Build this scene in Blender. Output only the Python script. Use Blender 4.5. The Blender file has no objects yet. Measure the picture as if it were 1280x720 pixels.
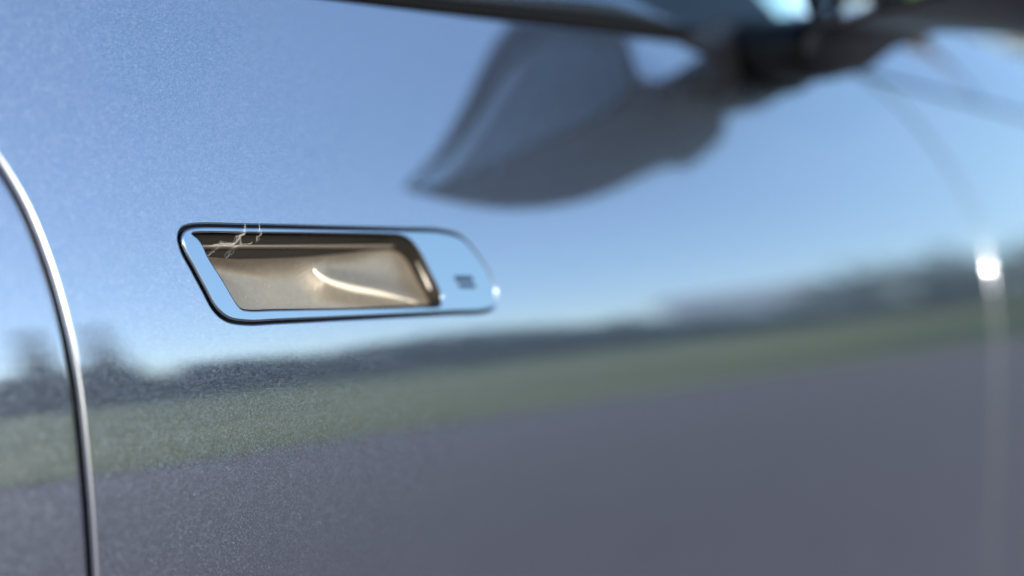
import bpy, bmesh, math, random
from mathutils import Vector, Matrix, noise
from mathutils.geometry import delaunay_2d_cdt
R = math.radians
random.seed(7)
scene = bpy.context.scene
COL = scene.collection
H = 0.95                                   # height of the camera (and of the door handle) above the tarmac

# ------------------------------------------------------------------ camera, light, exposure
cam = bpy.data.cameras.new('camera')
cam.sensor_width = 36
cam.lens = 46.97
cam.clip_start = 0.01
cam.clip_end = 3000
cam.dof.use_dof = True
cam.dof.focus_distance = 0.655
cam.dof.aperture_fstop = 2.0
cam_ob = bpy.data.objects.new('camera', cam)
COL.objects.link(cam_ob)
cam_ob.location = (-0.330, -0.511, H)
cam_ob.rotation_euler = (R(90 - 1.34), 0, R(-52))
scene.camera = cam_ob

SUN_AZ, SUN_EL = R(-20), R(11.7)             # azimuth from the car's outward side (-Y) towards its front (+X)
sun_dir = Vector((math.sin(SUN_AZ) * math.cos(SUN_EL), -math.cos(SUN_AZ) * math.cos(SUN_EL), math.sin(SUN_EL)))
world = bpy.data.worlds.new('World')
scene.world = world
world.use_nodes = True
wn = world.node_tree.nodes
sky = wn.new('ShaderNodeTexSky')
sky.sky_type = 'NISHITA'
sky.sun_disc = False
sky.sun_elevation = SUN_EL
sky.sun_rotation = math.atan2(sun_dir.x, sun_dir.y) % (2 * math.pi)
sky.altitude = 300
sky.air_density = 1.0
sky.dust_density = 0.8
sky.ozone_density = 2.0
wn['Background'].inputs['Strength'].default_value = 0.15
world.node_tree.links.new(sky.outputs[0], wn['Background'].inputs['Color'])
sl = bpy.data.lights.new('sun', 'SUN')
sl.energy = 4.8
sl.angle = R(0.5)
sl.color = (1.0, 0.93, 0.84)
sun = bpy.data.objects.new('sun', sl)
COL.objects.link(sun)
sun.rotation_euler = sun_dir.to_track_quat('Z', 'Y').to_euler()
scene.view_settings.view_transform = 'Standard'
scene.view_settings.look = 'None'
scene.view_settings.exposure = 1.36
scene.view_settings.gamma = 1.0
scene.view_settings.use_curve_mapping = False
scene.render.engine = 'CYCLES'
scene.cycles.use_denoising = True
scene.cycles.max_bounces = 10
scene.cycles.sample_clamp_indirect = 0
scene.cycles.caustics_reflective = True

# ------------------------------------------------------------------ materials
def new_mat(name):
    m = bpy.data.materials.new(name)
    m.use_nodes = True
    nt = m.node_tree
    return m, nt, nt.nodes['Principled BSDF']

def simple(name, color, rough=0.5, metal=0.0, coat=0.0, spec=0.5, noise_scale=None, amount=0.15, bump=0.0):
    m, nt, p = new_mat(name)
    p.inputs['Base Color'].default_value = (*color, 1)
    p.inputs['Roughness'].default_value = rough
    p.inputs['Metallic'].default_value = metal
    p.inputs['Coat Weight'].default_value = coat
    p.inputs['Coat Roughness'].default_value = 0.03
    p.inputs['Specular IOR Level'].default_value = spec
    if noise_scale:
        tc = nt.nodes.new('ShaderNodeTexCoord')
        n = nt.nodes.new('ShaderNodeTexNoise')
        n.inputs['Scale'].default_value = noise_scale
        n.inputs['Detail'].default_value = 6
        nt.links.new(tc.outputs['Object'], n.inputs['Vector'])
        mx = nt.nodes.new('ShaderNodeMix')
        mx.data_type = 'RGBA'
        mx.inputs['A'].default_value = (*[c * (1 - amount) for c in color], 1)
        mx.inputs['B'].default_value = (*[min(1, c * (1 + amount)) for c in color], 1)
        nt.links.new(n.outputs['Fac'], mx.inputs['Factor'])
        nt.links.new(mx.outputs['Result'], p.inputs['Base Color'])
        if bump:
            b = nt.nodes.new('ShaderNodeBump')
            b.inputs['Strength'].default_value = 1.0
            b.inputs['Distance'].default_value = bump
            nt.links.new(n.outputs['Fac'], b.inputs['Height'])
            nt.links.new(b.outputs['Normal'], p.inputs['Normal'])
    return m

def flake_paint(name, color, rough, flake=0.46, flake_rough=0.30, share=0.26, coat_rough=0.012, scale=2500, peel=0.000002):
    """clear-coated metallic paint: a mirror-like layer mixed with a layer of coarse tilted flakes"""
    m, nt, p = new_mat(name)
    L = nt.links.new
    geo = nt.nodes.new('ShaderNodeNewGeometry')
    n = nt.nodes.new('ShaderNodeTexNoise')               # orange peel of the lacquer
    n.inputs['Scale'].default_value = 700
    n.inputs['Detail'].default_value = 3
    L(geo.outputs['Position'], n.inputs['Vector'])
    b = nt.nodes.new('ShaderNodeBump')
    b.inputs['Strength'].default_value = 1.0
    b.inputs['Distance'].default_value = peel
    L(n.outputs['Fac'], b.inputs['Height'])
    p.inputs['Base Color'].default_value = (*color, 1)
    p.inputs['Metallic'].default_value = 1.0
    p.inputs['Roughness'].default_value = rough
    p.inputs['Coat Weight'].default_value = 1.0
    p.inputs['Coat Roughness'].default_value = coat_rough
    L(b.outputs['Normal'], p.inputs['Normal'])
    L(b.outputs['Normal'], p.inputs['Coat Normal'])
    if share <= 0:
        return m
    q = nt.nodes.new('ShaderNodeBsdfPrincipled')
    q.inputs['Base Color'].default_value = (*color, 1)
    q.inputs['Metallic'].default_value = 1.0
    q.inputs['Roughness'].default_value = flake_rough
    q.inputs['Coat Weight'].default_value = 1.0
    q.inputs['Coat Roughness'].default_value = coat_rough
    L(b.outputs['Normal'], q.inputs['Coat Normal'])
    vo = nt.nodes.new('ShaderNodeTexVoronoi')
    vo.inputs['Scale'].default_value = scale
    L(geo.outputs['Position'], vo.inputs['Vector'])
    sub = nt.nodes.new('ShaderNodeVectorMath'); sub.operation = 'SUBTRACT'
    sub.inputs[1].default_value = (0.5, 0.5, 0.5)
    L(vo.outputs['Color'], sub.inputs[0])
    sc = nt.nodes.new('ShaderNodeVectorMath'); sc.operation = 'SCALE'
    sc.inputs['Scale'].default_value = flake
    L(sub.outputs[0], sc.inputs[0])
    add = nt.nodes.new('ShaderNodeVectorMath'); add.operation = 'ADD'
    L(geo.outputs['Normal'], add.inputs[0]); L(sc.outputs[0], add.inputs[1])
    nrm = nt.nodes.new('ShaderNodeVectorMath'); nrm.operation = 'NORMALIZE'
    L(add.outputs[0], nrm.inputs[0])
    L(nrm.outputs[0], q.inputs['Normal'])
    mx = nt.nodes.new('ShaderNodeMixShader')
    mx.inputs[0].default_value = share
    L(p.outputs[0], mx.inputs[1]); L(q.outputs[0], mx.inputs[2])
    L(mx.outputs[0], nt.nodes['Material Output'].inputs['Surface'])
    return m

PAINT = flake_paint('silver_blue_metallic_paint', (0.475, 0.498, 0.59), 0.04)
PAINT_EDGE = flake_paint('smooth_edge_paint', (0.475, 0.505, 0.59), 0.04, share=0.13, flake=0.0)
BEZEL = flake_paint('handle_frame_paint', (0.42, 0.48, 0.56), 0.05, share=0.0)
BLACK = simple('black_gloss_plastic', (0.004, 0.004, 0.005), 0.3, spec=0.2)
RUBBER = simple('black_rubber', (0.003, 0.003, 0.003), 0.5, spec=0.05)
COVER = simple('dark_slate_plastic', (0.012, 0.013, 0.018), 0.35, spec=0.4)
DARKRIM = simple('dark_brown_plastic', (0.010, 0.009, 0.008), 0.5, spec=0.25, noise_scale=900, amount=0.25)
SATIN = simple('satin_blue_grey_trim', (0.35, 0.40, 0.46), 0.22, metal=1.0)
MIRRORGLASS = simple('mirror_glass', (0.80, 0.86, 0.86), 0.02, metal=1.0)
MARK = simple('dark_print', (0.008, 0.014, 0.03), 0.5, spec=0.2)
THREAD = simple('pale_web', (0.8, 0.76, 0.70), 0.7)

def bronze_mat():
    m, nt, p = new_mat('satin_bronze_lining')
    geo = nt.nodes.new('ShaderNodeNewGeometry')
    p.inputs['Metallic'].default_value = 0.92
    p.inputs['Roughness'].default_value = 0.40
    n = nt.nodes.new('ShaderNodeTexNoise'); n.inputs['Scale'].default_value = 260; n.inputs['Detail'].default_value = 8
    n.inputs['Roughness'].default_value = 0.7
    nt.links.new(geo.outputs['Position'], n.inputs['Vector'])
    mx = nt.nodes.new('ShaderNodeMix'); mx.data_type = 'RGBA'
    mx.inputs['A'].default_value = (0.215, 0.182, 0.143, 1)
    mx.inputs['B'].default_value = (0.38, 0.325, 0.256, 1)
    nt.links.new(n.outputs['Fac'], mx.inputs['Factor'])
    # dust specks gathered on the lining
    vo = nt.nodes.new('ShaderNodeTexVoronoi'); vo.inputs['Scale'].default_value = 430
    nt.links.new(geo.outputs['Position'], vo.inputs['Vector'])
    rm = nt.nodes.new('ShaderNodeMapRange'); rm.inputs['From Min'].default_value = 0.10; rm.inputs['From Max'].default_value = 0.16
    rm.inputs['To Min'].default_value = 1.0; rm.inputs['To Max'].default_value = 0.0
    nt.links.new(vo.outputs['Distance'], rm.inputs['Value'])
    sepc = nt.nodes.new('ShaderNodeSeparateColor'); nt.links.new(vo.outputs['Color'], sepc.inputs[0])
    gt = nt.nodes.new('ShaderNodeMath'); gt.operation = 'GREATER_THAN'; gt.inputs[1].default_value = 0.80
    nt.links.new(sepc.outputs[0], gt.inputs[0])
    mu = nt.nodes.new('ShaderNodeMath'); mu.operation = 'MULTIPLY'
    nt.links.new(rm.outputs[0], mu.inputs[0]); nt.links.new(gt.outputs[0], mu.inputs[1])
    mu2 = nt.nodes.new('ShaderNodeMath'); mu2.operation = 'MULTIPLY'; mu2.inputs[1].default_value = 0.7
    nt.links.new(mu.outputs[0], mu2.inputs[0])
    mx2 = nt.nodes.new('ShaderNodeMix'); mx2.data_type = 'RGBA'
    nt.links.new(mu2.outputs[0], mx2.inputs['Factor'])
    nt.links.new(mx.outputs['Result'], mx2.inputs['A'])
    mx2.inputs['B'].default_value = (0.6, 0.55, 0.47, 1)
    nt.links.new(mx2.outputs['Result'], p.inputs['Base Color'])
    return m
BRONZE = bronze_mat()
STREAKMAT = simple('sun_streak_bronze', (0.66, 0.58, 0.46), 0.42, metal=0.6)  # lighter bronze, the brightness of a sun streak put into the colour

def glass_mat():
    m, nt, p = new_mat('tinted_window_glass')
    nt.nodes.remove(p)
    out = nt.nodes['Material Output']
    tr = nt.nodes.new('ShaderNodeBsdfTransparent'); tr.inputs[0].default_value = (0.66, 0.80, 0.77, 1)
    gl = nt.nodes.new('ShaderNodeBsdfGlossy'); gl.inputs['Roughness'].default_value = 0.01
    fr = nt.nodes.new('ShaderNodeFresnel'); fr.inputs['IOR'].default_value = 1.5
    mx = nt.nodes.new('ShaderNodeMixShader')
    nt.links.new(fr.outputs[0], mx.inputs[0]); nt.links.new(tr.outputs[0], mx.inputs[1]); nt.links.new(gl.outputs[0], mx.inputs[2])
    nt.links.new(mx.outputs[0], out.inputs['Surface'])
    return m
GLASS = glass_mat()

# ------------------------------------------------------------------ object helpers
def empty(name, loc):
    o = bpy.data.objects.new(name, None)
    COL.objects.link(o)
    o.location = loc
    o.empty_display_size = 0.1
    return o

def world_loc(o):
    v = Vector((0, 0, 0))
    while o:
        v += o.location
        o = o.parent
    return v

def make(name, verts, faces, mat, parent=None, normals=None, smooth=True):
    """one mesh object; verts in place (world)"""
    me = bpy.data.meshes.new(name)
    off = world_loc(parent) if parent else Vector((0, 0, 0))
    me.from_pydata([tuple(Vector(v) - off) for v in verts], [], faces)
    me.materials.append(mat)
    if smooth:
        me.polygons.foreach_set('use_smooth', [True] * len(me.polygons))
    if normals:
        me.normals_split_custom_set_from_vertices([tuple(n) for n in normals])
    me.update()
    o = bpy.data.objects.new(name, me)
    COL.objects.link(o)
    if parent:
        o.parent = parent
    return o

def tag(o, label=None, cat=None, group=None, kind=None):
    for k, v in (('label', label), ('category', cat), ('group', group), ('kind', kind)):
        if v:
            o[k] = v
    return o

def catmull(pts, step, closed=True):
    """resample a polyline with a centripetal Catmull-Rom curve"""
    n = len(pts)
    out = []
    segs = n if closed else n - 1
    for i in range(segs):
        if closed:
            p0, p1, p2, p3 = pts[(i - 1) % n], pts[i], pts[(i + 1) % n], pts[(i + 2) % n]
        else:
            p1, p2 = pts[i], pts[i + 1]
            p0 = pts[i - 1] if i > 0 else (2 * p1[0] - p2[0], 2 * p1[1] - p2[1])
            p3 = pts[i + 2] if i + 2 < n else (2 * p2[0] - p1[0], 2 * p2[1] - p1[1])
        P = [Vector(p) for p in (p0, p1, p2, p3)]
        t = [0]
        for a, b in zip(P, P[1:]):
            t.append(t[-1] + max((b - a).length ** 0.5, 1e-5))
        k = max(1, int(math.ceil((P[2] - P[1]).length / step)))
        for j in range(k):
            u = t[1] + (t[2] - t[1]) * j / k
            A1 = P[0] * ((t[1] - u) / (t[1] - t[0])) + P[1] * ((u - t[0]) / (t[1] - t[0]))
            A2 = P[1] * ((t[2] - u) / (t[2] - t[1])) + P[2] * ((u - t[1]) / (t[2] - t[1]))
            A3 = P[2] * ((t[3] - u) / (t[3] - t[2])) + P[3] * ((u - t[2]) / (t[3] - t[2]))
            B1 = A1 * ((t[2] - u) / (t[2] - t[0])) + A2 * ((u - t[0]) / (t[2] - t[0]))
            B2 = A2 * ((t[3] - u) / (t[3] - t[1])) + A3 * ((u - t[1]) / (t[3] - t[1]))
            q = B1 * ((t[2] - u) / (t[2] - t[1])) + B2 * ((u - t[1]) / (t[2] - t[1]))
            out.append((q.x, q.y))
    if not closed:
        out.append(tuple(pts[-1]))
    return out

def area(pl):
    return 0.5 * sum(a[0] * b[1] - b[0] * a[1] for a, b in zip(pl, pl[1:] + pl[:1]))

def ccw(pl):
    return pl if area(pl) > 0 else pl[::-1]

def out_dirs(pl):
    """outward 2-D direction at each point of a CCW closed polyline"""
    n = len(pl)
    res = []
    for i in range(n):
        a, b, c = Vector(pl[i - 1]), Vector(pl[i]), Vector(pl[(i + 1) % n])
        t = ((b - a).normalized() + (c - b).normalized())
        t = t.normalized() if t.length > 1e-9 else (c - a).normalized()
        res.append((t.y, -t.x))
    return res

def offset(pl, d):
    return [(p[0] + o[0] * d, p[1] + o[1] * d) for p, o in zip(pl, out_dirs(pl))]

def resample(pl, n, start):
    """n points evenly along a closed polyline, starting nearest to START"""
    i0 = min(range(len(pl)), key=lambda i: (pl[i][0] - start[0]) ** 2 + (pl[i][1] - start[1]) ** 2)
    pl = pl[i0:] + pl[:i0]
    L = [0]
    for a, b in zip(pl, pl[1:] + pl[:1]):
        L.append(L[-1] + math.hypot(b[0] - a[0], b[1] - a[1]))
    out, j = [], 0
    for k in range(n):
        s = L[-1] * k / n
        while L[j + 1] < s:
            j += 1
        f = (s - L[j]) / max(L[j + 1] - L[j], 1e-9)
        a, b = pl[j], pl[(j + 1) % len(pl)]
        out.append((a[0] + (b[0] - a[0]) * f, a[1] + (b[1] - a[1]) * f))
    return out

def inside(p, pl):
    r = False
    x, y = p
    for (x0, y0), (x1, y1) in zip(pl, pl[1:] + pl[:1]):
        if (y0 > y) != (y1 > y) and x < (x1 - x0) * (y - y0) / (y1 - y0) + x0:
            r = not r
    return r

# ------------------------------------------------------------------ the shape of the car's flank
# (x along the car, z relative to the handle); the skin leans inwards above a soft waist crease
W_, ZC, A0, A1, B1 = 0.0717, -0.0585, R(5.25), R(8.25), R(0.6)
def lean(z):
    return A0 + A1 * math.tanh((z - ZC) / W_) + B1 * (1 + math.tanh((z - 0.03) / 0.02))
def _g(z):
    return A0 * z + A1 * W_ * math.log(math.cosh((z - ZC) / W_)) + B1 * (z + 0.02 * math.log(math.cosh((z - 0.03) / 0.02)))
class Skin:
    """front and rear door, wing"""
    def y(self, x, z): return _g(z) - _g(0)
    def n(self, x, z):
        a = lean(z)
        return Vector((0, -math.cos(a), math.sin(a)))
class Plate:
    """a flat plate leaning inwards"""
    def __init__(self, y0, z0, a): self.y0, self.z0, self.a = y0, z0, a
    def y(self, x, z): return self.y0 + math.tan(self.a) * (z - self.z0)
    def n(self, x, z): return Vector((0, -math.cos(self.a), math.sin(self.a)))
SKIN = Skin()

def panel(name, outline, holes, surf, r, lip, mat, parent, grid, steps=6, hole_r=None):
    """a sheet with rounded edges: OUTLINE and HOLES are the edge lines in (x, z), R the edge radius, LIP how far the edge turns in"""
    outline = ccw(outline)
    loops = [(outline, 1, r)] + [(ccw(h), -1, hole_r or r) for h in holes]
    verts, norms, faces = [], [], []
    flat_pts, flat_edges, loop_idx = [], [], []
    for pl, sg, r in loops:
        ins = offset(pl, -r * sg)
        base = len(flat_pts)
        flat_pts += ins
        k = len(ins)
        flat_edges += [(base + i, base + (i + 1) % k) for i in range(k)]
        loop_idx.append((base, k))
    inner_out = flat_pts[loop_idx[0][0]:loop_idx[0][0] + loop_idx[0][1]]
    hole_ins = [flat_pts[b:b + k] for b, k in loop_idx[1:]]
    xs = [p[0] for p in inner_out]; zs = [p[1] for p in inner_out]
    gx, gz = grid
    pts = list(flat_pts)
    x = min(xs) + gx * 0.5
    i = 0
    allb = [Vector(p) for p in flat_pts]
    while x < max(xs):
        z = min(zs) + gz * (0.3 + 0.5 * (i % 2))
        while z < max(zs):
            p = (x, z)
            if inside(p, inner_out) and not any(inside(p, h) for h in hole_ins):
                v = Vector(p)
                if min((v - b).length_squared for b in allb[::2]) > (0.35 * min(gx, gz)) ** 2:
                    pts.append(p)
            z += gz
        x += gx
        i += 1
    V, E, F, ov, oe, of = delaunay_2d_cdt([Vector(p) for p in pts], flat_edges, [], 0, 1e-7)
    for v in V:
        n = surf.n(v.x, v.y)
        verts.append(Vector((v.x, surf.y(v.x, v.y), v.y + H))); norms.append(n)
    for f in F:
        c = [sum(V[i][k] for i in f) / len(f) for k in (0, 1)]
        if inside(c, inner_out) and not any(inside(c, h) for h in hole_ins):
            a = (V[f[1]] - V[f[0]]).cross(V[f[2]] - V[f[0]])
            faces.append(tuple(f) if a > 0 else tuple(f[::-1]))
    n_flat = len(faces)
    # rounded edges
    for (pl, sg, r), (b0, k) in zip(loops, loop_idx):
        ins = flat_pts[b0:b0 + k]
        od = out_dirs(pl)
        rings = []
        for s in range(steps + 2):
            a = min(s, steps) / steps * math.pi / 2
            extra = lip if s > steps else 0
            ring = []
            for p, o in zip(ins, od):
                n = surf.n(*p)
                ox, oz = o[0] * sg, o[1] * sg
                # outward tangent along the skin
                t = Vector((ox, 0, oz)); t -= n * t.dot(n); t.normalize()
                q = Vector((p[0], surf.y(*p), p[1] + H)) + t * (r * math.sin(a)) - n * (r * (1 - math.cos(a)) + extra)
                ring.append(len(verts))
                verts.append(q)
                norms.append((n * math.cos(a) + t * math.sin(a)).normalized())
            rings.append(ring)
        for ra, rb in zip(rings, rings[1:]):
            for i in range(k):
                j = (i + 1) % k
                f = (ra[i], ra[j], rb[j], rb[i])
                faces.append(f[::-1] if sg > 0 else f)
    o = make(name, verts, faces, mat, parent, norms)
    if mat is PAINT:
        o.data.materials.append(PAINT_EDGE)
        o.data.polygons.foreach_set('material_index', [0 if i < n_flat else 1 for i in range(len(o.data.polygons))])
        o.data.update()
    return o

def sheet_strip(name, line_a, line_b, mat, parent):
    """a quad strip between two 3-D lines"""
    n = len(line_a)
    verts = list(line_a) + list(line_b)
    faces = [(i, i + 1, n + i + 1, n + i) for i in range(n - 1)]
    return make(name, verts, faces, mat, parent)

def loft(rings, closed=True, cap_start=False, cap_end=False):
    verts, faces = [], []
    k = len(rings[0])
    for r in rings:
        verts += r
    for a in range(len(rings) - 1):
        for i in range(k if closed else k - 1):
            j = (i + 1) % k
            faces.append((a * k + i, a * k + j, (a + 1) * k + j, (a + 1) * k + i))
    if cap_start: faces.append(tuple(range(k))[::-1])
    if cap_end: faces.append(tuple(range((len(rings) - 1) * k, len(rings) * k)))
    return verts, faces

def recalc(o):
    bm = bmesh.new(); bm.from_mesh(o.data)
    bmesh.ops.recalc_face_normals(bm, faces=bm.faces)
    bm.to_mesh(o.data); bm.free()
    return o

# ------------------------------------------------------------------ the setting
def grass_mat():
    m, nt, p = new_mat('meadow_grass')
    geo = nt.nodes.new('ShaderNodeNewGeometry')
    n = nt.nodes.new('ShaderNodeTexNoise'); n.inputs['Scale'].default_value = 0.25; n.inputs['Detail'].default_value = 8
    nt.links.new(geo.outputs['Position'], n.inputs['Vector'])
    cr = nt.nodes.new('ShaderNodeValToRGB')
    cr.color_ramp.elements[0].position = 0.35; cr.color_ramp.elements[0].color = (0.120, 0.138, 0.050, 1)
    cr.color_ramp.elements[1].position = 0.68; cr.color_ramp.elements[1].color = (0.215, 0.220, 0.090, 1)
    nt.links.new(n.outputs['Fac'], cr.inputs[0]); nt.links.new(cr.outputs[0], p.inputs['Base Color'])
    p.inputs['Roughness'].default_value = 0.9
    p.inputs['Specular IOR Level'].default_value = 0.1
    return m
GRASS = grass_mat()
ASPHALT = simple('tarmac', (0.100, 0.091, 0.095), 0.85, noise_scale=6, amount=0.25, bump=0.004, spec=0.3)
EARTH = simple('dry_field', (0.10, 0.11, 0.045), 0.95, noise_scale=0.3, amount=0.3)

g = make('ground', [(-1200, -1200, -0.012), (1200, -1200, -0.012), (1200, 1200, -0.012), (-1200, 1200, -0.012)], [(0, 1, 2, 3)], EARTH, smooth=False)
tag(g, 'dry field floor reaching the horizon', kind='structure')
EDGE = -6.0
cp = make('car_park', [(-60, EDGE, 0), (60, EDGE, 0), (60, 14, 0), (-60, 14, 0)], [(0, 1, 2, 3)], ASPHALT, smooth=False)
tag(cp, 'grey tarmac car park', kind='structure')

def meadow_z(x, y):
    r = math.hypot(x, y)
    k = min(1, max(0, (EDGE - y) / 4))
    return 0.02 + 0.050 * max(0, r - 12) * k * k * (3 - 2 * k) * min(1, 62 / max(r, 1))
mv, mf = [], []
NX, NY = 60, 40
for j in range(NY + 1):
    y = EDGE - 130 * (j / NY) ** 1.8
    for i in range(NX + 1):
        x = -140 + 380 * i / NX
        mv.append((x, y, meadow_z(x, y) + 0.05 * noise.noise((x * .3, y * .3, 0))* min(1, j / 4)))
for j in range(NY):
    for i in range(NX):
        a = j * (NX + 1) + i
        mf.append((a, a + NX + 1, a + NX + 2, a + 1))
md = make('meadow', mv, mf, GRASS)
tag(md, 'green meadow rising gently beyond the tarmac', kind='structure')

def leaf_mat(name, c0, c1):
    m, nt, p = new_mat(name)
    geo = nt.nodes.new('ShaderNodeNewGeometry')
    n = nt.nodes.new('ShaderNodeTexNoise'); n.inputs['Scale'].default_value = 0.5; n.inputs['Detail'].default_value = 5
    nt.links.new(geo.outputs['Position'], n.inputs['Vector'])
    cr = nt.nodes.new('ShaderNodeValToRGB')
    cr.color_ramp.elements[0].position = 0.35; cr.color_ramp.elements[0].color = (*c0, 1)
    cr.color_ramp.elements[1].position = 0.65; cr.color_ramp.elements[1].color = (*c1, 1)
    nt.links.new(n.outputs['Fac'], cr.inputs[0]); nt.links.new(cr.outputs[0], p.inputs['Base Color'])
    p.inputs['Roughness'].default_value = 0.8
    p.inputs['Specular IOR Level'].default_value = 0.2
    return m
LEAF = leaf_mat('haze_tinted_foliage', (0.100, 0.135, 0.140), (0.145, 0.185, 0.172))  # pale blue of distant haze put into the foliage colour
LEAF2 = leaf_mat('broadleaf_foliage', (0.045, 0.075, 0.022), (0.09, 0.13, 0.04))
LEAF3 = leaf_mat('brown_autumn_foliage', (0.12, 0.075, 0.025), (0.22, 0.14, 0.05))
BARK = simple('bark', (0.09, 0.065, 0.045), 0.9, noise_scale=4, amount=0.4)

def crown_faces(verts, faces, c, rx, rz, n, size, rng, cone=False):
    """many small leaf clumps through a crown's volume"""
    for _ in range(n):
        if cone:
            t = rng.random() ** 0.7                    # 0 top, 1 bottom
            a = rng.uniform(0, 2 * math.pi)
            tier = 0.78 + 0.22 * math.sin(t * 40)
            rr = rx * t * tier * rng.uniform(0.3, 1.05)
            p = Vector((c[0] + rr * math.cos(a), c[1] + rr * math.sin(a), c[2] + rz - 2 * rz * t - 0.25 * rr))
            d = Vector((math.cos(a), math.sin(a), -0.35)).normalized()
        else:
            d = Vector((rng.gauss(0, 1), rng.gauss(0, 1), rng.gauss(0, 1))).normalized()
            q = rng.uniform(0.45, 1.0) * (1 + 0.25 * noise.noise(d * 2.2 + Vector(c)))
            p = Vector((c[0] + d.x * rx * q, c[1] + d.y * rx * q, c[2] + d.z * rz * q))
        s = size * rng.uniform(0.6, 1.4)
        u = d.cross(Vector((rng.uniform(-1, 1), rng.uniform(-1, 1), rng.uniform(-1, 1)))).normalized()
        w = d
        b = len(verts)
        verts += [p - u * s * .5, p + w * s * .3 + Vector((0, 0, .2 * s)), p + u * s * .5, p - w * s * .5 - Vector((0, 0, .1 * s))]
        faces.append((b, b + 1, b + 2, b + 3))

def tree(name, label, x, y, h, rx, mat, cone, n, size, group, rng, base=None):
    z0 = meadow_z(x, y) if y < EDGE else 0.0
    t = empty(name, (x, y, z0))
    tag(t, label, 'tree', group)
    rings = []
    for k in range(7):
        f = k / 6
        rad = (0.035 * h) * (1 - f) ** 0.8 + 0.02
        rings.append([(x + rad * math.cos(a * math.pi / 4) + 0.1 * f * math.sin(3 * f), y + rad * math.sin(a * math.pi / 4), z0 - 0.1 + f * h * 0.93) for a in range(8)])
    v, f_ = loft(rings)
    make('trunk', v, f_, BARK, t)
    v, f_ = [], []
    lo = 0.08 if cone else 0.28
    crown_faces(v, f_, (x, y, z0 + h * (1 + lo) / 2), rx, h * (1 - lo) / 2, n, size, rng, cone)
    make('crown', v, f_, mat, t, smooth=False)
    return t

rng = random.Random(3)
wv, wf = [], []
for k in range(330):                                   # a far-off wood all round the field
    az = R(-150 + 360 * (k + rng.random()) / 330)
    r = rng.uniform(60, 76)
    x, y = r * math.sin(az), -r * math.cos(az)
    d = math.degrees(az)
    h = rng.uniform(4.1, 4.8)
    if 10 < d < 36: h += 1.0
    if y > EDGE - 4: h += 1.5
    if y > EDGE - 4: h += 1.5
    h -= 2.8 * math.exp(-((d - 62.2) / 2.6) ** 2)
    h += 3.0 * max(0, min(1, (d - 64) / 4)) * max(0, min(1, (84 - d) / 4))
    z0 = meadow_z(x, y) if y < EDGE else 0
    crown_faces(wv, wf, (x, y, z0 + 0.9), 3.4, 1.5, 60, 1.1, rng)
    crown_faces(wv, wf, (x, y, z0 + h * .5), rng.uniform(2.2, 3.4), h * .52, 150, 0.9, rng, cone=rng.random() < .35)
w = make('far_wood', wv, wf, LEAF, smooth=False)
tag(w, 'dark belt of trees along the far edge of the meadow', kind='stuff')
# two taller conifers in front of the wood
for (d, r, h, lab) in ((32.6, 46, 8.2, 'tall dark conifer with drooping boughs before the wood, mirrored on the rear door'),
                       (35.2, 50, 8.6, 'shorter dark conifer beside the tall one, mirrored on the front door')):
    tree('conifer', lab, r * math.sin(R(d)), -r * math.cos(R(d)), h, 1.45, LEAF, True, 2600, 0.6, 'conifers before the wood', rng)

# trees on the far side of the car
for (x, y, h, rx, m, lab) in ((-1.4, 15, 4.2, 2.0, LEAF2, 'yellow green broadleaf tree beyond the car, glimpsed in the wing mirror glass'),
                              (-5.5, 19, 6.0, 2.8, LEAF2, 'bright green broadleaf tree well behind the others beyond the car'),
                              (30.0, 9.0, 9.5, 3.2, LEAF3, 'brown autumn tree ahead of the car above the bonnet')):
    tree('broadleaf_tree', lab, x, y, h, rx, m, False, 1600, 0.5, 'trees beyond the car', rng)
# added white building form, standing in for a pale cloud patch above the wood
ba = R(62.6); bx, by = 88 * math.sin(ba), -88 * math.cos(ba)
bz = meadow_z(bx, by)
stand_in = empty('cloud_stand_in', (bx, by, bz))
tag(stand_in, 'added pale block standing in for a cloud patch in a dip of the tree belt, mirrored on the front door', 'building')
WHITE = simple('stand_in_white', (0.78, 0.77, 0.75), 0.8, noise_scale=1.5, amount=0.05)
STANDINROOF = simple('stand_in_roof', (0.55, 0.54, 0.53), 0.7, noise_scale=3, amount=0.1)
def turned(pts, a):
    return [(bx + x * math.cos(a) - y * math.sin(a), by + x * math.sin(a) + y * math.cos(a), bz + z) for x, y, z in pts]
L_, D_, E_, P_ = 5.6, 3.0, 6.4, 8.6
ang = ba
make('cloud_stand_in_wall', turned([(-L_, -D_, -.3), (L_, -D_, -.3), (L_, D_, -.3), (-L_, D_, -.3), (-L_, -D_, E_), (L_, -D_, E_), (L_, D_, E_), (-L_, D_, E_), (-L_, 0, P_ - .1), (L_, 0, P_ - .1)], ang),
     [(0, 1, 5, 4), (2, 3, 7, 6), (1, 2, 6, 9, 5), (3, 0, 4, 8, 7)], WHITE, stand_in, smooth=False)
make('roof', turned([(-L_ - .2, -D_ - .25, E_ - .1), (L_ + .2, -D_ - .25, E_ - .1), (L_ + .2, 0, P_ + .05), (-L_ - .2, 0, P_ + .05), (L_ + .2, D_ + .25, E_ - .1), (-L_ - .2, D_ + .25, E_ - .1)], ang),  # pitched top of the added cloud stand-in
     [(0, 1, 2, 3), (3, 2, 4, 5)], STANDINROOF, stand_in, smooth=False)

# ------------------------------------------------------------------ the car
car = empty('car', (0.6, 0.75, 0))
tag(car, 'silver blue metallic car seen close along its side, flush bronze-lined door handle in focus', 'car')

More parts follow.
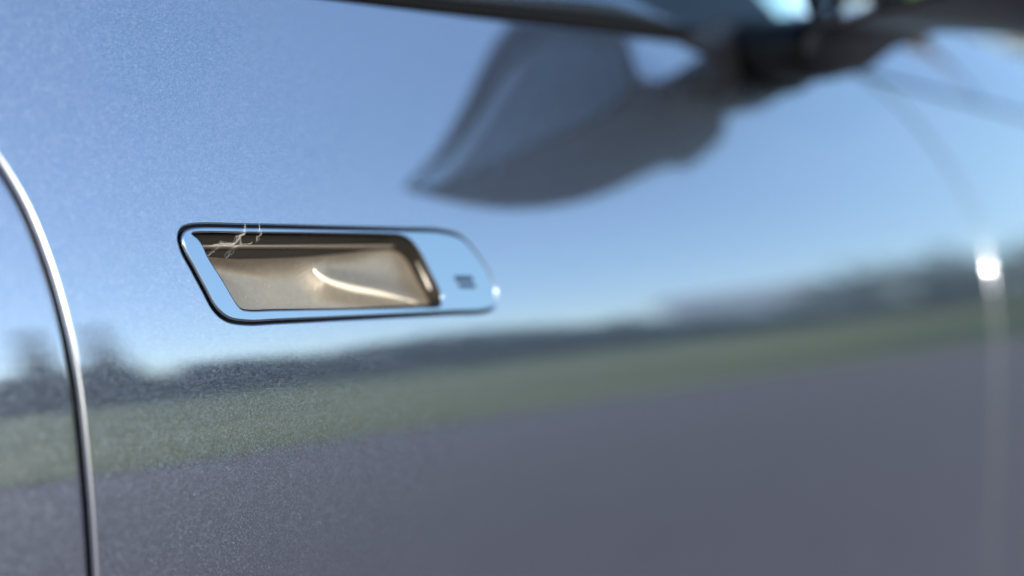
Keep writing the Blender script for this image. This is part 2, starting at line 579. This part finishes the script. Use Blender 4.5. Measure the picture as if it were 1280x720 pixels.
SHUT_REAR = [(-0.330, 0.205), (-0.235, 0.190), (-0.150, 0.160), (-0.0850, 0.1150), (-0.0550, 0.0870), (-0.0355, 0.06324), (-0.0259, 0.05055), (-0.01743, 0.03818), (-0.00868, 0.02078),
             (-0.0012, -0.00311), (0.0037, -0.02722), (0.0070, -0.05146), (0.00942, -0.08267), (0.01155, -0.1107), (0.01357, -0.13905),
             (0.01519, -0.16765), (0.0185, -0.25), (0.020, -0.36), (0.020, -0.56)]
SHUT_FRONT = [(0.945, 0.183), (1.000, 0.172), (1.064, 0.150), (1.152, 0.095), (1.196, 0.040), (1.2045, 0.010), (1.206, -0.030), (1.211, -0.10), (1.218, -0.20), (1.226, -0.30), (1.236, -0.40), (1.245, -0.56)]
def belt_z(x): return 0.1335 + 0.0640 * x
GAPW = 0.0026

HANDLE_GAP = [(0.07093, 0.0081), (0.07281, 0.01222), (0.07737, 0.0142), (0.11299, 0.0151), (0.1725, 0.01523), (0.22887, 0.01523), (0.26086, 0.01471), (0.27811, 0.01105),
              (0.28932, 0.00165), (0.2979, -0.00961), (0.30247, -0.02091), (0.29925, -0.0300), (0.29066, -0.0323), (0.25616, -0.03245), (0.18547, -0.03248), (0.12413, -0.03234),
              (0.10551, -0.03218), (0.0932, -0.0299), (0.08672, -0.02488), (0.08133, -0.01513), (0.07597, -0.00484), (0.07206, 0.00262)]
gap_line = ccw(catmull(HANDLE_GAP, 0.0022))

# front door skin
left = catmull(SHUT_REAR, 0.007, False)
left = [p for p in left if p[1] < belt_z(p[0]) - 0.002]
right = catmull(SHUT_FRONT, 0.012, False)
left_d = [(p[0] + GAPW / 2, p[1]) for p in left]
right_d = [(p[0] - GAPW / 2, p[1]) for p in right]
x0 = left_d[0][0]
top = [(x0 + (0.905 - x0) * i / 90, belt_z(x0 + (0.905 - x0) * i / 90)) for i in range(1, 91)]
bottom = [(right_d[-1][0] + (left_d[-1][0] - right_d[-1][0]) * i / 60, -0.56) for i in range(1, 60)]
door_outline = left_d[::-1] + top + right_d + bottom
panel('front_door', door_outline, [offset(gap_line, 0.0006)], SKIN, 0.0029, 0.012, PAINT, car, (0.030, 0.018), hole_r=0.0014)
# rear door skin
rear_r = [(p[0] - GAPW / 2, p[1]) for p in left]
rt0 = rear_r[0]
rear_outline = rear_r + [(rear_r[-1][0] + (-0.95 - rear_r[-1][0]) * i / 40, -0.56) for i in range(1, 41)] \
    + [(-0.95, -0.56 + 0.62 * i / 30) for i in range(1, 31)] + [(-0.95 + (rt0[0] + 0.95) * i / 40, 0.06 + (rt0[1] - 0.06) * i / 40) for i in range(1, 40)]
panel('rear_door', rear_outline, [], SKIN, 0.0029, 0.012, PAINT, car, (0.035, 0.02))
# front wing, flank below the shoulder
SH = 0.188
wing_l = [(p[0] + GAPW / 2 - 0.0012, p[1]) for p in right]
wing_outline = wing_l + [(wing_l[-1][0] + (1.70 - wing_l[-1][0]) * i / 30, -0.56) for i in range(1, 31)] \
    + [(1.70 + 0.6 * i / 20, -0.56 + (SH - 0.004 + 0.56) * i / 20) for i in range(1, 21)] \
    + [(2.30 + (wing_l[0][0] - 2.30) * i / 60, SH - 0.003) for i in range(1, 60)]
panel('front_wing', wing_outline, [], SKIN, 0.0040, 0.012, PAINT, car, (0.04, 0.022))

# dark seals behind the gaps
def seal(line, dx, depth, name='door_seal'):
    a = [Vector((p[0] - dx, SKIN.y(*p) + depth, p[1] + H)) for p in line]
    b = [Vector((p[0] + dx, SKIN.y(*p) + depth, p[1] + H)) for p in line]
    sheet_strip(name, a, b, RUBBER, car)
seal(left, 0.02, 0.0085)
seal(right, 0.02, 0.0085)
sheet_strip('shoulder_seal', [Vector((0.86 + 1.44 * i / 30, SKIN.y(0, SH - 0.02) + 0.0085, SH - 0.02 + H)) for i in range(31)],
            [Vector((0.86 + 1.44 * i / 30, SKIN.y(0, SH + 0.02) + 0.0105, SH + 0.02 + H)) for i in range(31)], RUBBER, car)

# shoulder of the wing turning over into the bonnet (profile lofted along the car)
def shoulder_profile(x, amax=R(58), r=0.045, run=0.10):
    """points and normals from the shoulder line upwards"""
    z, y, a = SH, SKIN.y(0, SH), lean(SH)
    out = [(y, z, a)]
    n = 14
    for i in range(n):
        da = (amax - a) if i == 0 else 0
        if i == 0: a_start = a
        a2 = a_start + (amax - a_start) * (i + 1) / n
        am = (a + a2) / 2
        ds = r * (amax - a_start) / n
        y += ds * math.sin(am); z += ds * math.cos(am); a = a2
        out.append((y, z, a))
    for i in range(6):
        a += R(2.0)
        y += run / 6 * math.sin(a); z += run / 6 * math.cos(a)
        out.append((y, z, a))
    return out
def shoulder_piece(name, xa, xb, ka, kb, amax, run, n=40):
    """from xa to xb at the shoulder line; ka, kb: how far its ends lean with height"""
    prof = shoulder_profile(0, amax, 0.045, run)
    verts, norms = [], []
    z0 = prof[0][1]
    for i in range(n + 1):
        f = i / n
        for (y, z, a) in prof:
            s = (z - z0) + (y - prof[0][0])
            x = (xa + ka * s) * (1 - f) + (xb + kb * s) * f
            verts.append((x, y, z + H)); norms.append(Vector((0, -math.cos(a), math.sin(a))))
    k = len(prof)
    faces = [(i * k + j, (i + 1) * k + j, (i + 1) * k + j + 1, i * k + j + 1) for i in range(n) for j in range(k - 1)]
    return make(name, verts, faces, PAINT, car, norms)
shoulder_piece('wing_shoulder', 0.86, 1.30, -0.10, -0.75, R(26), 0.05)
shoulder_piece('bonnet', 1.312, 2.3, -0.75, -0.2, R(25), 0.12)

# beltline: rubber strip, satin trim above it, glass
def belt_strip(name, x0, x1, z_lo, z_hi, dy_lo, dy_hi, mat, n=60, bulge=0.003):
    rings = []
    for i in range(n + 1):
        x = x0 + (x1 - x0) * i / n
        lo, hi = z_lo(x), z_hi(x)
        ring = []
        for f, d in ((0, 0.006), (0, 0), (0.25, -bulge * .8), (0.5, -bulge), (0.75, -bulge * .8), (1, 0), (1, 0.008)):
            z = lo + (hi - lo) * f
            ring.append(Vector((x, SKIN.y(x, z) + dy_lo + (dy_hi - dy_lo) * f + d, z + H)))
        rings.append(ring)
    v, f = loft(rings, closed=False)
    return recalc(make(name, v, f, mat, car))
def thick(x): return 0.0065 + 0.0085 * max(0, min(1, (x - 0.30) / 0.20)) - 0.003 * max(0, min(1, (x - 0.5) / 0.2))
def trim_f(x): return max(0, min(1, (0.60 - x) / 0.07))
belt_strip('belt_seal', -1.15, 0.86, lambda x: belt_z(x) - 0.001, lambda x: belt_z(x) + thick(x), 0.0, 0.001, RUBBER)
belt_strip('belt_trim', -1.15, 0.80, lambda x: belt_z(x) + thick(x), lambda x: belt_z(x) + thick(x) + 0.020 * trim_f(x) + 0.0005, 0.001, 0.004, SATIN, bulge=0.004)
# side windows above the trim, pillars and roof
def roof_z(x): return 0.60 - 0.62 * max(0, x - 0.30) - 0.05 * max(0, -x - 0.3) ** 2
def glass_sheet(name, x0, x1, mat):
    ga, gb = [], []
    for i in range(31):
        x = x0 + (x1 - x0) * i / 30
        z = belt_z(x) + thick(x) + 0.018 * trim_f(x) - 0.001
        y = SKIN.y(x, z) + 0.009
        zt = max(roof_z(x), z + 0.012)
        ga.append(Vector((x, y, z + H)))
        gb.append(Vector((x, y + (zt - z) * 0.42, zt + H)))
    return sheet_strip(name, ga, gb, mat, car)
glass_sheet('side_window', -0.20, 0.86, GLASS)
glass_sheet('side_window', -1.15, -0.29, GLASS)
glass_sheet('pillar', -0.2895, -0.2005, BLACK)
rings = []
for i in range(41):
    x = -1.3 + 2.14 * i / 40
    z = roof_z(x)
    z0 = belt_z(x) + thick(x) + 0.016
    y = SKIN.y(x, z0) + 0.009 + max(0.012, z - z0) * 0.42
    rings.append([Vector((x, y + dy, z + dz + H)) for dy, dz in ((0.002, -0.012), (-0.006, 0.0), (0.002, 0.016), (0.03, 0.030), (0.07, 0.030), (0.07, 0.0))])
v, f = loft(rings)
recalc(make('roof_rail', v, f, BLACK, car))
ra, rb = [], []
rings = []
for i in range(31):
    x = -1.3 + 1.6 * i / 30
    rings.append([Vector((x, 0.26 + 1.0 * k / 12, roof_z(x) + 0.025 + 0.05 * math.sin(math.pi * k / 12) + H)) for k in range(13)])
v, f = loft(rings, closed=False)
recalc(make('roof', v, f, PAINT, car))
rings = []
for i in range(21):
    x = 0.30 + 0.62 * i / 20
    rings.append([Vector((x + 0.12 * math.sin(math.pi * k / 12), 0.27 - 0.16 * i / 20 + (0.98 + 0.32 * i / 20) * k / 12, roof_z(x) + 0.02 + H)) for k in range(13)])
v, f = loft(rings, closed=False)
recalc(make('windscreen', v, f, GLASS, car))

def box_verts(x0, x1, y0, y1, z0, z1):
    return [(x0, y0, z0), (x1, y0, z0), (x1, y1, z0), (x0, y1, z0), (x0, y0, z1), (x1, y0, z1), (x1, y1, z1), (x0, y1, z1)], \
        [(3, 2, 1, 0), (4, 5, 6, 7), (0, 1, 5, 4), (1, 2, 6, 5), (2, 3, 7, 6), (3, 0, 4, 7)]
def bevel(o, w, seg=3):
    bm = bmesh.new(); bm.from_mesh(o.data)
    bmesh.ops.bevel(bm, geom=bm.edges[:], offset=w, segments=seg, profile=0.5, affect='EDGES')
    bmesh.ops.recalc_face_normals(bm, faces=bm.faces)
    bm.to_mesh(o.data); bm.free()
    o.data.polygons.foreach_set('use_smooth', [True] * len(o.data.polygons))
    return o
CLOTH = simple('dark_interior', (0.015, 0.016, 0.018), 0.8)
v, f = box_verts(-0.4, 0.90, 0.085, 0.14, 0.60, H + 0.150)
bevel(make('door_card', v, f, CLOTH, car), 0.02)
v, f = box_verts(-0.42, -0.12, 0.24, 0.74, 0.55, H + 0.47)
bevel(make('front_seat', v, f, CLOTH, car), 0.08, 4)
v, f = box_verts(-1.2, -0.75, 0.25, 1.25, 0.55, H + 0.50)
bevel(make('rear_seat', v, f, CLOTH, car), 0.08, 4)
v, f = box_verts(0.72, 1.25, 0.16, 1.45, 0.60, H + 0.178)
bevel(make('dashboard', v, f, CLOTH, car), 0.05, 4)

# ------------------------------------------------------------------ door handle
handle = empty('door_handle', (0, 0, 0))
handle.parent = car
handle.location = Vector((0.185, -0.001, H - 0.008)) - car.location
PL = Plate(SKIN.y(0, -0.008) - 0.0012, -0.008, R(10.0))
APER = [(0.07764, 0.01095), (0.0800, 0.0114), (0.11238, 0.01174), (0.17191, 0.01228), (0.2120, 0.01239), (0.2240, 0.01190), (0.23161, 0.0090), (0.23807, 0.00217), (0.24548, -0.01095),
        (0.2512, -0.0232), (0.24951, -0.0276), (0.23195, -0.0282), (0.18616, -0.02771), (0.12493, -0.02653), (0.1060, -0.02610), (0.1020, -0.0250), (0.09307, -0.01125), (0.08544, 0.00074), (0.08356, 0.00546), (0.0806, 0.0092)]
aper_line = ccw(catmull(APER, 0.0018))
panel('bezel', offset(gap_line, -0.0006), [aper_line], PL, 0.0010, 0.006, BEZEL, handle, (0.012, 0.008))
# floor of the groove round the bezel
ga = offset(gap_line, 0.005); gb = offset(gap_line, -0.005)
n = len(gap_line)
v = [Vector((p[0], SKIN.y(*p) + 0.0042, p[1] + H)) for p in ga] + [Vector((p[0], SKIN.y(*p) + 0.0042, p[1] + H)) for p in gb]
make('groove_seal', v, [(i, (i + 1) % n, n + (i + 1) % n, n + i) for i in range(n)], RUBBER, handle)

CUP = [(0.0800, 0.0006), (0.11654, 0.0010), (0.15469, 0.0018), (0.19066, 0.0040), (0.22098, 0.0066), (0.23266, 0.00481), (0.23922, 0.00029), (0.24475, -0.00883), (0.25058, -0.0219),  # upper left edge set low: the dark rim there also stands for the lip's shadow
       (0.25068, -0.02933), (0.24251, -0.03177), (0.18, -0.0312), (0.1121, -0.03001), (0.09833, -0.02678), (0.08965, -0.01134)]
N = 160
A_ = resample(ccw(catmull(APER, 0.0015)), N, (0.0800, 0.0114))
B_ = resample(ccw(catmull(CUP, 0.0015)), N, (0.0800, 0.0006))
def on_plate(p, d):
    nn = PL.n(*p)
    return Vector((p[0], PL.y(*p), p[1] + H)) - nn * d
rings = [[on_plate(p, 0.0012) for p in offset(A_, -0.0005)], [on_plate(p, 0.0030) for p in offset(A_, -0.0003)]]
for f in (0.25, 0.5, 0.75, 1.0):
    rings.append([on_plate((a[0] * (1 - f) + b[0] * f, a[1] * (1 - f) + b[1] * f), 0.003 + 0.010 * f) for a, b in zip(A_, B_)])
v, f = loft(rings)
recalc(make('dark_rim', v, f, DARKRIM, handle))

# bronze cup: flat at the rear, rising to the front rim, with a ridge added to imitate a sun streak
STREAK = [(0.16616, 0.00126), (0.16755, -0.00388), (0.17361, -0.00951), (0.18784, -0.01403), (0.21526, -0.01894), (0.2490, -0.0262)]
streak = [Vector(p) for p in catmull(STREAK, 0.0015, False)]
def streak_height(p):
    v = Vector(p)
    d, i = min(((v - q).length, i) for i, q in enumerate(streak))
    f = i / (len(streak) - 1)
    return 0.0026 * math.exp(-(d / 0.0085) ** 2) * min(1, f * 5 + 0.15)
cx, cz = 0.165, -0.016
rings = []
K = 60
for k in range(K + 1):
    s = 1 - k / K * 0.999
    ring = []
    for p in B_:
        q = (cx + (p[0] - cx) * s, cz + (p[1] - cz) * s)
        f = max(0, min(1, (q[0] - 0.10) / 0.13))
        dp = 0.0055 * (1 - f) + 0.0010
        ring.append(on_plate(q, 0.0125 + dp * (1 - s ** 4) - streak_height(q)))
    rings.append(ring)
v, f = loft(rings, cap_end=True)
cup = recalc(make('cup', v, f, BRONZE, handle))

# sun streak imitated by an added low rib in lighter bronze
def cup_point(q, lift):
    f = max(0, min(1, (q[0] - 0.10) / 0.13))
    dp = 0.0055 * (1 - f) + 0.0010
    return on_plate(q, 0.0125 + dp * 0.985 - streak_height(q) - lift)
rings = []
ns = len(streak)
for i, q in enumerate(streak):
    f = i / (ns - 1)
    t = (streak[min(i + 1, ns - 1)] - streak[max(i - 1, 0)]).normalized()
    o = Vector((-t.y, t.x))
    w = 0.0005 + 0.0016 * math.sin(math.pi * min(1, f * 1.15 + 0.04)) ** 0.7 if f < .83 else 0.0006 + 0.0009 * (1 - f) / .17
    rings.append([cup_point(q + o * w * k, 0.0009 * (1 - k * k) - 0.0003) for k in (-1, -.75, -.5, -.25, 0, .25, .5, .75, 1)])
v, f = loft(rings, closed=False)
recalc(make('sun_streak', v, f, STREAKMAT, handle))

# pull flap edge along the top of the opening
fl_v, fl_f = [], []
rings = []
for i in range(41):
    f = i / 40
    x = 0.0775 + (0.2215 - 0.0775) * f
    zt = 0.0066 + 0.0011 * f
    zb = zt - 0.0017
    rings.append([on_plate((x, z), d) for z, d in ((zt, 0.0045), (zt - .0003, 0.0038), ((zt + zb) / 2, 0.0035), (zb + .0003, 0.0038), (zb, 0.0045), (zb, 0.009), (zt, 0.009))])
v, f = loft(rings, closed=True, cap_start=True, cap_end=True)
recalc(make('pull_flap', v, f, BRONZE, handle))

# two-bar sensor mark on the front of the bezel
def prism(name, pl, d0, d1, mat, parent):
    pl = ccw(pl)
    k = len(pl)
    v = [on_plate(p, d0) for p in pl] + [on_plate(p, d1) for p in pl]
    f = [tuple(range(k, 2 * k))] + [(i, (i + 1) % k, k + (i + 1) % k, k + i) for i in range(k)]
    return make(name, v, f, mat, parent, smooth=False)
prism('sensor_mark', [(0.26476, -0.01127), (0.28108, -0.01150), (0.28192, -0.01473), (0.26625, -0.01456)], 0.0, -0.0002, MARK, handle)
prism('sensor_mark', [(0.26709, -0.01579), (0.28242, -0.01600), (0.28339, -0.01866), (0.26876, -0.01835)], 0.0, -0.0002, MARK, handle)

# ------------------------------------------------------------------ wing mirror
mirror = empty('wing_mirror', (0, 0, 0))
mirror.parent = car
mirror.location = Vector((0.72, 0.0, H + 0.16)) - car.location
RIM = [(-0.034, 0.215), (-0.040, 0.192), (-0.070, 0.180), (-0.10, 0.180), (-0.15, 0.184), (-0.21, 0.187), (-0.245, 0.190), (-0.262, 0.197), (-0.256, 0.206), (-0.222, 0.224), (-0.182, 0.254), (-0.140, 0.290), (-0.115, 0.304), (-0.09, 0.308), (-0.060, 0.300), (-0.040, 0.280), (-0.033, 0.25)]
rim_line = catmull(RIM, 0.005)
def rear_x(y, z): return 0.650 + 0.36 * (y + 0.055) - 0.0 * (z - 0.18)
cy, czm = -0.150, 0.172
rings = []
for k in range(23):
    f = k / 22
    s = max(0.0, 1 - f ** 2.6) ** (1 / 2.1)
    ring = []
    for y, z in rim_line:
        yy = cy + (y - cy) * s
        sag = 0.034 * math.sin(math.pi * min(1, f * 1.05)) * max(0.0, min(1.0, (-yy - 0.09) / 0.12)) * max(0.0, min(1.0, (0.26 - z) / 0.05))
        inner = max(0.0, min(1.0, (yy + 0.19) / 0.15))
        ring.append(Vector((rear_x(yy, z) + 0.005 + 0.325 * f, yy - 0.11 * f * inner * max(0.15, min(1.0, (z - 0.19) / 0.05)), czm + (z - czm) * s + 0.030 * f - sag + H)))
    rings.append(ring)
v, f = loft(rings)
vs = [Vector(p) for p in v]
upper, lower = [], []
for q in f:
    nn = (vs[q[1]] - vs[q[0]]).cross(vs[q[2]] - vs[q[0]])
    c = sum((vs[i] for i in q), Vector()) / 4
    low = c.z - H < 0.215 and abs(nn.z) > 0.55 * max(nn.length, 1e-12)
    (lower if low else upper).append(q)
recalc(make('housing', v, upper, PAINT, mirror))
recalc(make('lower_cover', v, lower, COVER, mirror))
inn = offset(ccw(rim_line), -0.006); rl = ccw(rim_line)
rings = [[Vector((rear_x(y, z) + dx, y, z + H)) for y, z in pl] for pl, dx in ((offset(rl, -0.0006), 0.008), (offset(rl, -0.0010), -0.001), (offset(rl, -0.0025), -0.003), (offset(rl, -0.0045), -0.002), (inn, 0.022))]
v, f = loft(rings)
recalc(make('mirror_frame', v, f, BLACK, mirror))
v = [Vector((rear_x(y, z) + 0.004 + 0.24 * (y + 0.25), y, z + H)) for y, z in [(min(y, -0.046), z) for y, z in offset(rl, -0.0058)]]
make('mirror_glass', v, [tuple(range(len(v)))], MIRRORGLASS, mirror, smooth=False)
# foot
FOOT = [(0.695, 0.160), (0.730, 0.152), (0.780, 0.157), (0.850, 0.178), (0.850, 0.198), (0.780, 0.208), (0.720, 0.205), (0.695, 0.192), (0.688, 0.176)]
fl = ccw(catmull(FOOT, 0.008))
fx = sum(p[0] for p in fl) / len(fl); fz = 0.180
def foot_ring(yy, s, dx, dz):
    return [Vector((fx + (x - fx) * s + dx, yy, fz + (z - fz) * (1.0 if dz < .008 else 0.62) + dz + H)) for x, z in fl]
v, f = loft([foot_ring(*a) for a in ((0.050, 1.05, 0, 0.0), (0.020, 1.0, 0, 0.0), (-0.005, 0.93, 0, 0.0), (-0.016, 0.93, 0.006, 0.004))], cap_end=True)
recalc(make('mirror_foot', v, f, BLACK, mirror))
v, f = loft([foot_ring(*a) for a in ((-0.0165, 0.95, 0.006, 0.004), (-0.03, 0.97, 0.012, 0.014), (-0.06, 1.0, 0.025, 0.026), (-0.10, 1.0, 0.035, 0.038))], cap_start=True, cap_end=True)
recalc(make('mirror_arm', v, f, COVER, mirror))
# black sail panel on the door skin behind the foot
SAIL = [(0.600, 0.1715), (0.640, 0.164), (0.680, 0.154), (0.730, 0.147), (0.790, 0.150), (0.850, 0.172), (0.878, 0.190), (0.850, 0.214), (0.740, 0.215), (0.660, 0.200)]
panel('sail_panel', catmull(SAIL, 0.008), [], Plate(SKIN.y(0, 0.17) - 0.004, 0.17, lean(0.17)), 0.003, 0.006, BLACK, mirror, (0.02, 0.012))

# ------------------------------------------------------------------ cobweb caught on the handle
def tube(pts, r, verts, faces, seg=5):
    b = len(verts)
    k = len(pts)
    for i, p in enumerate(pts):
        d = (pts[min(i + 1, k - 1)] - pts[max(i - 1, 0)]).normalized()
        u = d.cross(Vector((0.3, 1, 0.2))).normalized(); w = d.cross(u)
        rr = r * (0.5 if i in (0, k - 1) else 1)
        for s in range(seg):
            a = 2 * math.pi * s / seg
            verts.append(p + u * rr * math.cos(a) + w * rr * math.sin(a))
    for i in range(k - 1):
        for s in range(seg):
            t = (s + 1) % seg
            faces.append((b + i * seg + s, b + i * seg + t, b + (i + 1) * seg + t, b + (i + 1) * seg + s))
web = empty('cobweb', on_plate((0.108, 0.008), -0.001))
tag(web, 'torn tuft of pale cobweb threads caught across the top lip of the door handle', 'cobweb')
rw = random.Random(11)
main = [((0.11058, 0.0162), (0.1098, 0.0128), (0.1090, 0.0095), (0.1088, 0.0066)), ((0.1093, 0.0118), (0.1072, 0.0088), (0.1045, 0.0070), (0.0985, 0.0070), (0.0915, 0.0062)),
        ((0.1192, 0.0164), (0.1203, 0.0125), (0.1199, 0.0098), (0.1190, 0.0078)), ((0.1095, 0.0110), (0.1060, 0.0080), (0.1020, 0.0066), (0.0960, 0.0074)),
        ((0.1050, 0.0068), (0.1010, 0.0060), (0.0950, 0.0066), (0.0900, 0.0056)), ((0.1085, 0.0068), (0.1120, 0.0068), (0.1160, 0.0072)),
        ((0.0960, 0.0052), (0.0915, 0.0030), (0.0868, 0.0006)), ((0.1055, 0.0058), (0.1020, 0.0030), (0.0980, -0.0002)),
        ((0.1095, 0.0112), (0.1065, 0.0098), (0.1052, 0.0076)), ((0.1088, 0.0066), (0.1070, 0.0060), (0.1045, 0.0056))]
tv, tf = [], []
for li, ln in enumerate(main):
    for c in range(5 if len(ln) > 3 else 3):
        j = 0.0009 if c else 0
        pl = [(p[0] + rw.uniform(-j, j), p[1] + rw.uniform(-j, j)) for p in ln]
        if c > 2 and len(pl) > 3:
            pl = pl[rw.randrange(2):][:3]
        pts = []
        for p in catmull(pl, 0.0004, False):
            a = noise.noise((p[0] * 450, p[1] * 450, li * 7 + c * 1.7)) * 0.0006
            b = noise.noise((p[0] * 450, p[1] * 450, li * 7 + c * 1.7 + 50)) * 0.0006
            pts.append(on_plate((p[0] + a, p[1] + b), -0.0006 if p[1] > 0.0108 else 0.0022 + a * 0.4))
        tube(pts, 0.000017 if c == 0 else rw.uniform(0.000007, 0.000013), tv, tf, 4)
make('thread', tv, tf, THREAD, web)
